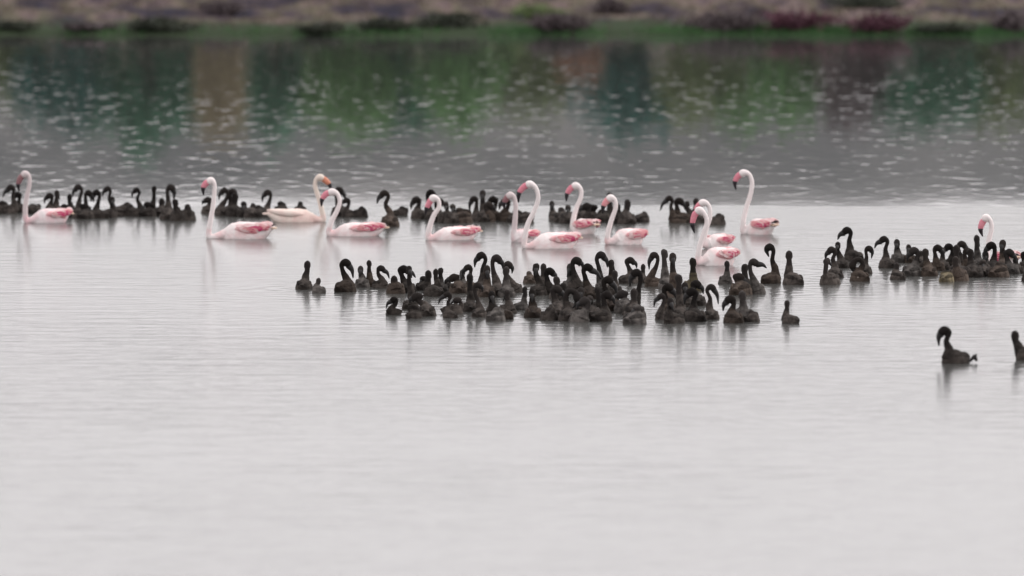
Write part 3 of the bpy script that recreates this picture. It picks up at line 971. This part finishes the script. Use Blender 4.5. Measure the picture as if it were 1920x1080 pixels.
RIGHT = [
 (1600, 489, 38, 22, 1590, 426, 'L', 'tallest, at the top left of the right flock', dict(tip=(1571, 450))),
 (1579, 502, 22, 18, 1571, 453, 'U', 'under the bill of the tallest right-flock chick', {}),
 (1566, 520, 30, 20, 1561, 463, 'L', 'second chick up from the left front', {}),
 (1556, 533, 40, 24, 1550, 485, 'T', 'big rounded one at the left front corner', dict(face=-1)),
 (1622, 513, 26, 18, 1628, 461, 'R', 'small bill pointing down right, beside the tallest', dict(tip=(1634, 485))),
 (1611, 527, 38, 22, 1610, 482, 'PL', 'looped neck below the tallest right-flock chick', dict(mat=B, spot_px=(1609, 520))),
 (1663, 502, 31, 20, 1659, 443, 'L', 'long bill left, start of the right cluster', dict(tip=(1640, 466))),
 (1684, 492, 26, 20, 1682, 448, 'U', 'straight neck next to the long left bill', {}),
 (1705, 492, 24, 18, 1704, 458, 'U', 'small head, third in the right cluster', {}),
 (1709, 517, 38, 24, 1716, 464, 'L', 'flat arch above the smooth back', dict(face=1)),
 (1742, 517, 26, 22, 1736, 466, 'U', 'right of the flat arch', {}),
 (1683, 524, 29, 18, 1682, 492, 'U', 'low one in front, left of cluster', dict(away=True)),
 (1757, 507, 26, 20, 1756, 458, 'R', 'broad head left of the cluster middle', {}),
 (1768, 505, 22, 18, 1768, 464, 'U', 'narrow head in the cluster middle', {}),
 (1782, 502, 26, 20, 1780, 456, 'L', 'dark arch in the cluster middle', {}),
 (1806, 505, 26, 20, 1801, 451, 'R', 'arch right of the cluster middle', {}),
 (1795, 515, 28, 22, 1794, 459, 'U', 'straight neck under the two middle arches', {}),
 (1775, 528, 29, 18, 1774, 507, 'PR', 'curled tan one at the front of the cluster', dict(mat=TN)),
 (1796, 526, 30, 30, 1791, 479, 'U', 'thick mottled neck beside the curled tan one', dict(mat=B)),
 (1825, 519, 32, 26, 1820, 466, 'U', 'cone-shaped, right front of the cluster', dict(away=True)),
 (1836, 503, 26, 20, 1832, 441, 'U', 'slim head directly left of the rightmost flamingo', {}),
 (1862, 513, 34, 26, 1861, 454, 'L', 'below the rightmost flamingo, neck arched wide', {}),
 (1850, 512, 26, 22, 1848, 470, 'U', 'at the foot of the rightmost flamingo neck', {}),
 (1882, 508, 26, 24, 1880, 449, 'U', 'standing neck right of the rightmost flamingo', {}),
 (1896, 513, 28, 22, 1891, 467, 'R', 'last arch on the right, bill hanging right', dict(tip=(1906, 494))),
 (1873, 519, 42, 24, 1874, 492, 'T', 'broad back at the right front', {}),
 (1730, 500, 28, 20, 1727, 470, 'U', 'behind the flat arch, head just showing', {}),
 (1815, 506, 28, 20, 1812, 464, 'R', 'bill hidden behind the slim head, right cluster', {}),
 (1843, 517, 30, 22, 1843, 488, 'T', 'between the cone-shaped chick and broad back', {}),
 (1908, 512, 26, 18, 1905, 482, 'U', 'short neck beyond the last arch', {}),
 (1924, 506, 28, 20, 1920, 472, 'U', 'cut by the right picture edge, upper', {}),
 (1930, 527, 28, 18, 1934, 502, 'T', 'cut by the right picture edge, lower', {}),
]
ALONE = [
 (1790, 681, 56, 29, 1772, 611, 'L', 'swimming alone, foot trailing behind', dict(tip=(1760, 648), foot=(1826, 673), face=-1)),
 (1929, 675, 54, 28, 1904, 620, 'U', 'following the lone chick, cut by right edge', dict(face=-1)),
]
FAR = [
 (16, 400, 46, 18, 22, 346, 'L', 'at the far left edge of the picture', dict(tip=(6, 370))),
 (40, 398, 34, 17, 34, 360, 'L', 'behind the bill of the leftmost flamingo', {}),
 (2, 400, 34, 18, 4, 378, 'T', 'cut by the left picture edge', {}),
 (98, 402, 34, 17, 94, 362, 'L', 'above the back of the leftmost flamingo', {}),
 (110, 402, 30, 17, 106, 356, 'U', 'just right of the leftmost flamingo back', {}),
 (134, 405, 26, 17, 130, 364, 'U', 'first head right of the leftmost flamingo', {}),
 (150, 408, 34, 18, 148, 346, 'L', 'tall, right of the leftmost flamingo', {}),
 (170, 409, 34, 18, 164, 357, 'R', 'arched beside the tall left one', {}),
 (186, 409, 36, 18, 182, 356, 'L', 'crowded left group, fourth head', {}),
 (222, 405, 40, 16, 203, 349, 'L', 'big arch in the left far group', dict(face=-1)),
 (232, 402, 38, 20, 238, 381, 'T', 'low grey back right of the big left arch', {}),
 (270, 403, 42, 15, 257, 352, 'L', 'thin clear hook, left far group', dict(tip=(248, 371), face=-1)),
 (292, 404, 34, 16, 289, 348, 'U', 'slim straight neck right of the thin hook', {}),
 (317, 411, 32, 24, 318, 346, 'R', 'thickest dark neck of the far row', dict(tip=(325, 376))),
 (304, 404, 30, 20, 303, 372, 'U', 'left of the thickest dark neck', {}),
 (349, 413, 38, 24, 352, 384, 'T', 'low dark back right of thickest neck', {}),
 (418, 404, 36, 18, 422, 352, 'L', 'right behind the second flamingo neck', {}),
 (430, 404, 34, 20, 434, 354, 'R', 'arched, second right of that neck', dict(tip=(443, 384))),
 (440, 405, 34, 22, 440, 361, 'U', 'third right of the second flamingo neck', {}),
 (458, 406, 28, 20, 457, 379, 'T', 'low, right of the arched three', {}),
 (472, 407, 26, 20, 474, 381, 'U', 'short neck left of the cream flamingo', {}),
 (390, 400, 20, 17, 391, 369, 'L', 'small head left of the second flamingo neck', {}),
 (501, 406, 28, 18, 503, 356, 'L', 'at the tail of the cream flamingo', {}),
 (527, 400, 28, 17, 526, 379, 'T', 'peeping over the cream flamingo back, left', {}),
 (563, 400, 24, 17, 563, 379, 'T', 'peeping over the cream flamingo back, right', {}),
 (637, 405, 32, 22, 634, 351, 'R', 'head right behind the fourth flamingo', {}),
 (654, 407, 34, 16, 651, 371, 'L', 'hooked, in the gap right of fourth flamingo', dict(tip=(640, 384))),
 (676, 407, 30, 18, 678, 388, 'T', 'round low back right of the hooked one', {}),
 (731, 424, 26, 24, 722, 357, 'L', 'clear tall hook, front of its neighbours', dict(tip=(707, 383), face=-1, mat=B)),
 (752, 404, 32, 15, 754, 388, 'T', 'flat back right of the clear tall hook', {}),
 (786, 410, 34, 20, 782, 369, 'L', 'left of the fifth flamingo bill', dict(tip=(771, 393))),
 (812, 412, 34, 20, 806, 356, 'R', 'head above the fifth flamingo', {}),
 (838, 417, 30, 34, 836, 380, 'T', 'tall humped, right behind fifth flamingo', {}),
 (866, 418, 46, 26, 862, 391, 'T', 'long brownish back right of fifth flamingo', dict(mat=B)),
 (898, 414, 32, 18, 890, 368, 'L', 'hooked left of the brown pair', dict(tip=(881, 397), face=-1)),
 (908, 415, 30, 22, 905, 356, 'U', 'tall head left of the brown pair', {}),
 (928, 413, 40, 20, 926, 368, 'L', 'brown, left of the two crossing flamingos', dict(mat=B)),
 (952, 415, 44, 20, 949, 371, 'L', 'brown, behind the two crossing flamingos', dict(mat=B)),
 (986, 417, 36, 18, 985, 398, 'T', 'low back under the tall curved flamingo neck', {}),
 (1043, 413, 32, 17, 1035, 376, 'U', 'left of the pale eighth flamingo neck', {}),
 (1066, 418, 26, 32, 1065, 386, 'T', 'square-looking, at the eighth flamingo neck', {}),
 (1092, 412, 28, 20, 1089, 384, 'U', 'right of the eighth flamingo neck', {}),
 (1114, 414, 34, 18, 1113, 384, 'L', 'reddish, left of ninth flamingo bill', dict(mat=B)),
 (1130, 416, 36, 20, 1128, 394, 'T', 'low under the ninth flamingo bill', {}),
 (1146, 414, 26, 20, 1143, 360, 'U', 'head poking above the ninth flamingo', {}),
 (1160, 418, 28, 22, 1158, 381, 'U', 'right of the ninth flamingo neck', {}),
 (1175, 419, 36, 28, 1177, 374, 'U', 'broad, second right of the ninth flamingo', {}),
 (1204, 416, 30, 18, 1208, 398, 'T', 'low tail right of the ninth flamingo', {}),
 (1270, 418, 48, 17, 1256, 367, 'L', 'long curved bill, open arch, far row right', dict(tip=(1238, 395), face=-1, mat=B)),
 (1282, 417, 38, 20, 1272, 371, 'R', 'slanting neck beside the open arch', dict(mat=B)),
 (1292, 416, 30, 18, 1288, 376, 'U', 'third neck right of the open arch', {}),
 (1308, 417, 30, 18, 1305, 371, 'U', 'just above the doubled flamingo heads', {}),
 (62, 400, 34, 18, 60, 384, 'T', 'in the gap between leftmost flamingo neck and body', {}),
 (124, 407, 30, 18, 120, 384, 'T', 'low, touching the tail of leftmost flamingo', {}),
 (161, 410, 34, 19, 157, 382, 'R', 'short one among the crowded left far group', {}),
 (204, 408, 36, 18, 210, 368, 'U', 'before the big left arch in the far row', {}),
 (250, 405, 34, 18, 244, 384, 'T', 'low body under the thin hook', {}),
 (278, 406, 34, 18, 276, 380, 'T', 'low body between thin hook and slim neck', {}),
 (333, 414, 32, 20, 329, 372, 'U', 'close right of the thickest dark neck', {}),
 (486, 407, 28, 18, 484, 386, 'T', 'low body touching the cream flamingo tail', {}),
 (822, 415, 32, 22, 822, 372, 'R', 'crowded behind the fifth flamingo, second head', {}),
 (850, 418, 32, 24, 849, 384, 'T', 'between the humped one and the brownish back', {}),
 (914, 415, 34, 20, 915, 378, 'R', 'short neck among the brown far ones', dict(mat=B)),
 (968, 417, 34, 18, 968, 394, 'T', 'dark back between the two crossing necks', {}),
 (1054, 416, 32, 22, 1052, 390, 'T', 'low, left of the square-looking one', {}),
 (1104, 415, 32, 20, 1101, 380, 'L', 'short hook left of the ninth flamingo', {}),
 (1345, 421, 34, 19, 1348, 401, 'T', 'dark back right of the doubled flamingo necks', {}),
]
for rows_, grp in ((FLOCK, G1), (RIGHT, G2), (ALONE, G4), (FAR, G3)):
    for row in rows_:
        chick(*row[:8], grp, **row[8])

# ------------------------------------------------------------------ adult flamingos
ADULT_ROWS = [(-0.54, .56, .02, .03), (-0.49, .52, .10, .10), (-0.40, .38, .30, .30), (-0.26, .20, .46, .56), (-0.08, .10, .52, .72),
              (0.12, .08, .52, .76), (0.26, .06, .44, .70), (0.36, .04, .30, .54), (0.42, .04, .12, .26)]
WING_Z = [.62, .60, .54, .46, .40, .38, .34, .28, .24]

def flake(c, dirv, up, nrm, ln, wd, th):
    """a thin pointed feather plate"""
    V = []
    prof = [(-.5, .0), (-.3, .36), (0.05, .5), (.32, .34), (.5, .02)]
    for sgn in (1, -1):
        for (t, w) in prof:
            for q in (-1, 1):
                V.append(c + dirv * (t * ln) + up * (q * w * wd) + nrm * (sgn * th * (0.5 if w > .1 else .1)))
    n = len(prof) * 2
    F = []
    for i in range(len(prof) - 1):
        a = i * 2
        F.append((a, a + 1, a + 3, a + 2))
        F.append((n + a + 1, n + a, n + a + 2, n + a + 3))
        F.append((a, a + 2, n + a + 2, n + a))
        F.append((a + 3, a + 1, n + a + 1, n + a + 3))
    F.append((0, n, n + 1, 1)); F.append((n - 2, n - 1, 2 * n - 1, 2 * n - 2))
    return V, F

def flamingo(label, x0, x1, ytop, yw, neck, bill, face, plume, billmat, patch, away=False, dark_tail=False, cheek=True):
    cx = (x0 + x1) / 2.0
    wx, wy, s = spot(cx, yw)
    H = (yw - ytop) / s
    L = float(np.clip((x1 - x0) / s / 0.90, 0.36, 0.68))
    W = 0.29 * (L / 0.66) ** 0.5
    yaw = yaw_from_width((x1 - x0), s, L, W, face, away)
    root = empty('flamingo', (wx, wy, 0.0), yaw)
    SWIMMERS.append((wx, wy, L * .5, 0.0036))
    tag(root, label, 'flamingo', 'adult flamingos swimming with the chicks')
    hk = H / 1.03
    rows = [(r[0] * L, r[1] * hk, r[2] * W, r[3] * hk) for r in ADULT_ROWS]
    body = loft_body(rows, 18)
    fx, fy = 0.32 * L * math.cos(yaw), 0.32 * L * math.sin(yaw)
    pts = [((p[0] - cx) / s, fy, (yw - p[1]) / s) for p in neck]
    nn = len(pts)
    rad = list(np.interp(np.linspace(0, 1, nn), [0, .25, .6, .85, 1.0], [.038, .033, .028, .030, .044]))
    ctl = [(fx * .92, fy * .9, hk * .26, .085), ((fx + pts[0][0]) / 2, fy, max(pts[0][2] * .5 + hk * .06, .02), .055)] + [(*p, r) for p, r in zip(pts, rad)]
    bp = [np.array(((p[0] - cx) / s, fy, (yw - p[1]) / s)) for p in bill]
    hd = np.array(pts[-1])
    dirn = bp[0] - hd
    dirn = dirn / (np.linalg.norm(dirn) + 1e-6)
    ctl.append((*(hd + dirn * 0.045), .040))
    cp = spline(ctl, 64)
    path = to_local(cp[:, :3], yaw)
    side = to_local(np.array([[0, 1, 0]]), yaw)[0]
    def neckfn(co, P=path[22:], rr=cp[22:, 3]):
        dd = np.min(np.linalg.norm(co[:, None, :] - P[None, ::2, :], axis=2) - rr[None, ::2], axis=1)
        return np.clip(1.0 - (dd - .006) / .02, 0, 1)
    ts = np.linspace(-1, 1, 9)
    hP = to_local(np.array([hd + dirn * (.008 + t * .058) + np.array([0, 0, -.004]) for t in ts]), yaw)
    head = tube(hP, [max(.047 * math.sqrt(max(1 - t * t, 0)), .004) for t in ts], 14, .85, side)
    add_skin('body', [body, tube(path, cp[:, 3], 14, 1.0, side), head], plume, root, 0.0095, 0.0035, neckfn)
    # bill: deep pink base that bends down, black tip
    b0 = hd + dirn * 0.030
    full = spline([b0, bp[0], bp[1], bp[2]], 14)
    rr = np.interp(np.linspace(0, 1, 14), [0, .25, .5, .75, 1.0], [.039, .041, .037, .026, .007])
    loc = to_local(full, yaw)
    v, f = tube(loc[:10], rr[:10], 10, 0.7, side)
    bl = link_mesh('bill', v, f, billmat, root)
    v, f = tube(loc[8:], np.concatenate([[rr[8] * 1.03, rr[9] * 1.03], rr[10:]]), 10, 0.72, side)
    link_mesh('bill_tip', v, f, M_BILL_TIP, bl)
    # eyes
    hl = to_local(np.array([hd + dirn * .012 + np.array([0, 0, .010])]), yaw)[0]
    for sg in (-1, 1):
        e = hl + side * sg * .031
        v, f = tube([e - side * sg * .006, e, e + side * sg * .004], [.006, .008, .003], 8, 1.0, np.array([0, 0, 1.0]))
        link_mesh('eye', v, f, M_EYE, root)
    # folded wings with rose and crimson coverts showing
    def wing_rows(sg):
        out = []
        for t in np.linspace(0, 1, 10):
            x = (0.20 - 0.70 * t) * L
            tb = np.interp(x / L, [r[0] for r in ADULT_ROWS], [r[2] for r in ADULT_ROWS]) * W
            zc = np.interp(x / L, [r[0] for r in ADULT_ROWS], WING_Z) * hk
            ph = math.sin(math.pi * min(max(t * .97 + .02, 0), 1)) ** 0.6
            out.append((x, sg * (tb * .80 + .004), zc + hk * .13, max(.05 * ph * (1 - .35 * t), .004), max(hk * .27 * ph * (1 - .30 * t), .004)))
        return out
    for sg in (-1, 1):
        wr = wing_rows(sg)
        V, F = [], []
        seg = 14
        for (x, yc, zc, ry, rz) in wr:
            for k in range(seg):
                a = 2 * math.pi * k / seg
                V.append((x, yc + ry * math.cos(a), zc + rz * math.sin(a) + rng.normal() * .0015))
        for i in range(len(wr) - 1):
            for k in range(seg):
                a, b = i * seg + k, i * seg + (k + 1) % seg
                F.append((a, b, b + seg, a + seg))
        F.append(tuple(range(seg))[::-1]); F.append(tuple(range((len(wr) - 1) * seg, len(wr) * seg)))
        wing = link_mesh('wing', V, F, M_WING if patch > .25 else plume, root)
        at = wing.data.attributes.new('neck', 'FLOAT', 'POINT')
        def plates(name, mat, n, t0, t1, z0, z1, ln, wd):
            sh = []
            for _ in range(n):
                t = rng.uniform(t0, t1)
                x = (0.20 - 0.70 * t) * L
                yc = np.interp(t, np.linspace(0, 1, 10), [w[1] for w in wr])
                zc = np.interp(t, np.linspace(0, 1, 10), [w[2] for w in wr])
                ry = np.interp(t, np.linspace(0, 1, 10), [w[3] for w in wr])
                rz = np.interp(t, np.linspace(0, 1, 10), [w[4] for w in wr])
                q = rng.uniform(z0, z1)
                a = math.asin(max(-1, min(1, q)))
                nrm = np.array([0, sg * math.cos(a), math.sin(a) * .6]); nrm /= np.linalg.norm(nrm)
                c = np.array([x, yc + sg * (ry * math.cos(a) + .004), zc + rz * q])
                dv = np.array([-1, -sg * .10, -.12 + rng.normal() * .12]); dv /= np.linalg.norm(dv)
                up = np.cross(nrm, dv)
                sh.append(flake(c, dv, up, nrm, ln * rng.uniform(.7, 1.2), wd * rng.uniform(.7, 1.2), .010))
            vv, ff = join_shapes(sh)
            link_mesh(name, vv, ff, mat, wing, smooth=False)
        if patch > 0:
            plates('blush_covert', M_BLUSH, int(22 * patch) + 4, .16, .92, -.85, .75, .13, .050)
            plates('rose_covert', M_ROSE, int(16 * patch) + 2, .32, .84, -.75, .45, .15, .050)
            plates('crimson_covert', M_CRIMSON, int(36 * patch) + 1, .42, .80, -.65, .20, .13, .042)
        if dark_tail or patch > .5:
            plates('flight_feather', M_FLIGHT, 2, .90, .98, -.9, -.4, .11, .018)
    # tail tuft
    tv = []
    for k in range(5):
        c = np.array([-.50 * L, (k - 2) * .016, hk * (.50 + .03 * (k % 2))])
        dv = np.array([-1, (k - 2) * .10, .02]); dv /= np.linalg.norm(dv)
        tv.append(flake(c, dv, np.array([0, 1.0, 0]), np.array([0, 0, 1.0]), .11, .050, .018))
    vv, ff = join_shapes(tv)
    link_mesh('tail', vv, ff, M_PEACH if patch > .2 else plume, root, smooth=False)
    return root

flamingo('leftmost flamingo, dusky pink head facing left, magenta wing patch', 58, 130, 384, 417,
         [(50, 413), (48, 392), (51, 368), (56, 345), (55, 330), (48, 325)], [(39, 334), (35, 346), (37, 358)], -1, M_PLUME_DUSKY, M_BILL_DUSKY, .75)
flamingo('second flamingo from the left, pale straight neck, coral patch near its tail', 410, 512, 408, 447,
         [(392, 444), (394, 418), (399, 390), (402, 362), (402, 346), (396, 338)], [(386, 344), (381, 353), (382, 366)], -1, M_PLUME, M_BILL, .75)
flamingo('cream flamingo facing right with an orange bill, plain pale back', 500, 598, 385, 416,
         [(606, 412), (603, 392), (597, 368), (591, 350), (593, 337), (600, 332)], [(610, 338), (618, 346), (620, 356)], 1, M_PLUME_CREAM, M_BILL_ORANGE, .0)
flamingo('flamingo with neck curved into a round loop, right of the cream one', 622, 722, 411, 442,
         [(617, 438), (621, 416), (631, 397), (637, 379), (633, 364), (623, 359)], [(611, 364), (604, 374), (603, 387)], -1, M_PLUME, M_BILL, .70)
flamingo('flamingo with short arched neck and bright rose wing, fifth from the left', 810, 897, 419, 449,
         [(803, 446), (806, 424), (814, 402), (823, 388), (822, 375), (813, 370)], [(806, 378), (800, 390), (798, 402)], -1, M_PLUME, M_BILL, .95)
flamingo('flamingo half hidden behind the tall curved neck, straight neck, small body', 957, 1005, 425, 453,
         [(964, 435), (966, 408), (967, 386), (964, 370), (957, 365)], [(950, 371), (945, 380), (945, 390)], -1, M_PLUME_DUSKY, M_BILL_DUSKY, .5)
flamingo('tall flamingo with wide question-mark neck in the middle, crimson streak on wing', 993, 1085, 428, 465,
         [(984, 461), (984, 444), (990, 418), (1002, 394), (1009, 371), (1005, 353), (994, 344)], [(982, 350), (973, 362), (972, 379)], -1, M_PLUME, M_BILL, 1.0)
flamingo('flamingo turned away with salmon rump, left of the ninth flamingo', 1072, 1118, 403, 438,
         [(1074, 428), (1075, 412), (1081, 390), (1089, 371), (1089, 356), (1080, 348)], [(1070, 354), (1063, 365), (1062, 378)], -1, M_PLUME, M_BILL, .9, away=True)
flamingo('flamingo with deep crimson wing and pale pink bill, right of salmon rump', 1147, 1208, 421, 458,
         [(1139, 453), (1140, 435), (1147, 410), (1154, 390), (1153, 376), (1145, 370)], [(1137, 377), (1131, 387), (1130, 400)], -1, M_PLUME, M_ROSE, .95)
flamingo('rear flamingo of the overlapping pair, only its neck curve and back visible', 1320, 1370, 432, 466,
         [(1319, 455), (1323, 430), (1330, 410), (1331, 394), (1327, 383), (1318, 379)], [(1310, 385), (1304, 394), (1303, 404)], -1, M_PLUME, M_BILL, .5)
flamingo('front flamingo of the overlapping pair, black bill tip down, rose back', 1314, 1380, 455, 497,
         [(1309, 490), (1311, 465), (1318, 440), (1325, 418), (1321, 402), (1311, 393)], [(1302, 403), (1298, 420), (1302, 436)], -1, M_PLUME, M_BILL, .85)
flamingo('tallest flamingo on the right, long S neck and small round body', 1398, 1453, 402, 439,
         [(1394, 436), (1394, 415), (1399, 392), (1408, 362), (1410, 341), (1404, 327), (1394, 324)], [(1384, 331), (1378, 342), (1380, 356)], -1, M_PLUME, M_BILL, .8, away=True, dark_tail=True)
flamingo('rightmost flamingo rising behind the dark chicks of the right flock', 1858, 1905, 462, 500,
         [(1852, 492), (1852, 470), (1856, 446), (1860, 428), (1857, 414), (1849, 408)], [(1842, 419), (1839, 431), (1843, 444)], -1, M_PLUME, M_BILL, .6, away=True)

settle_skins()
add_wakes()
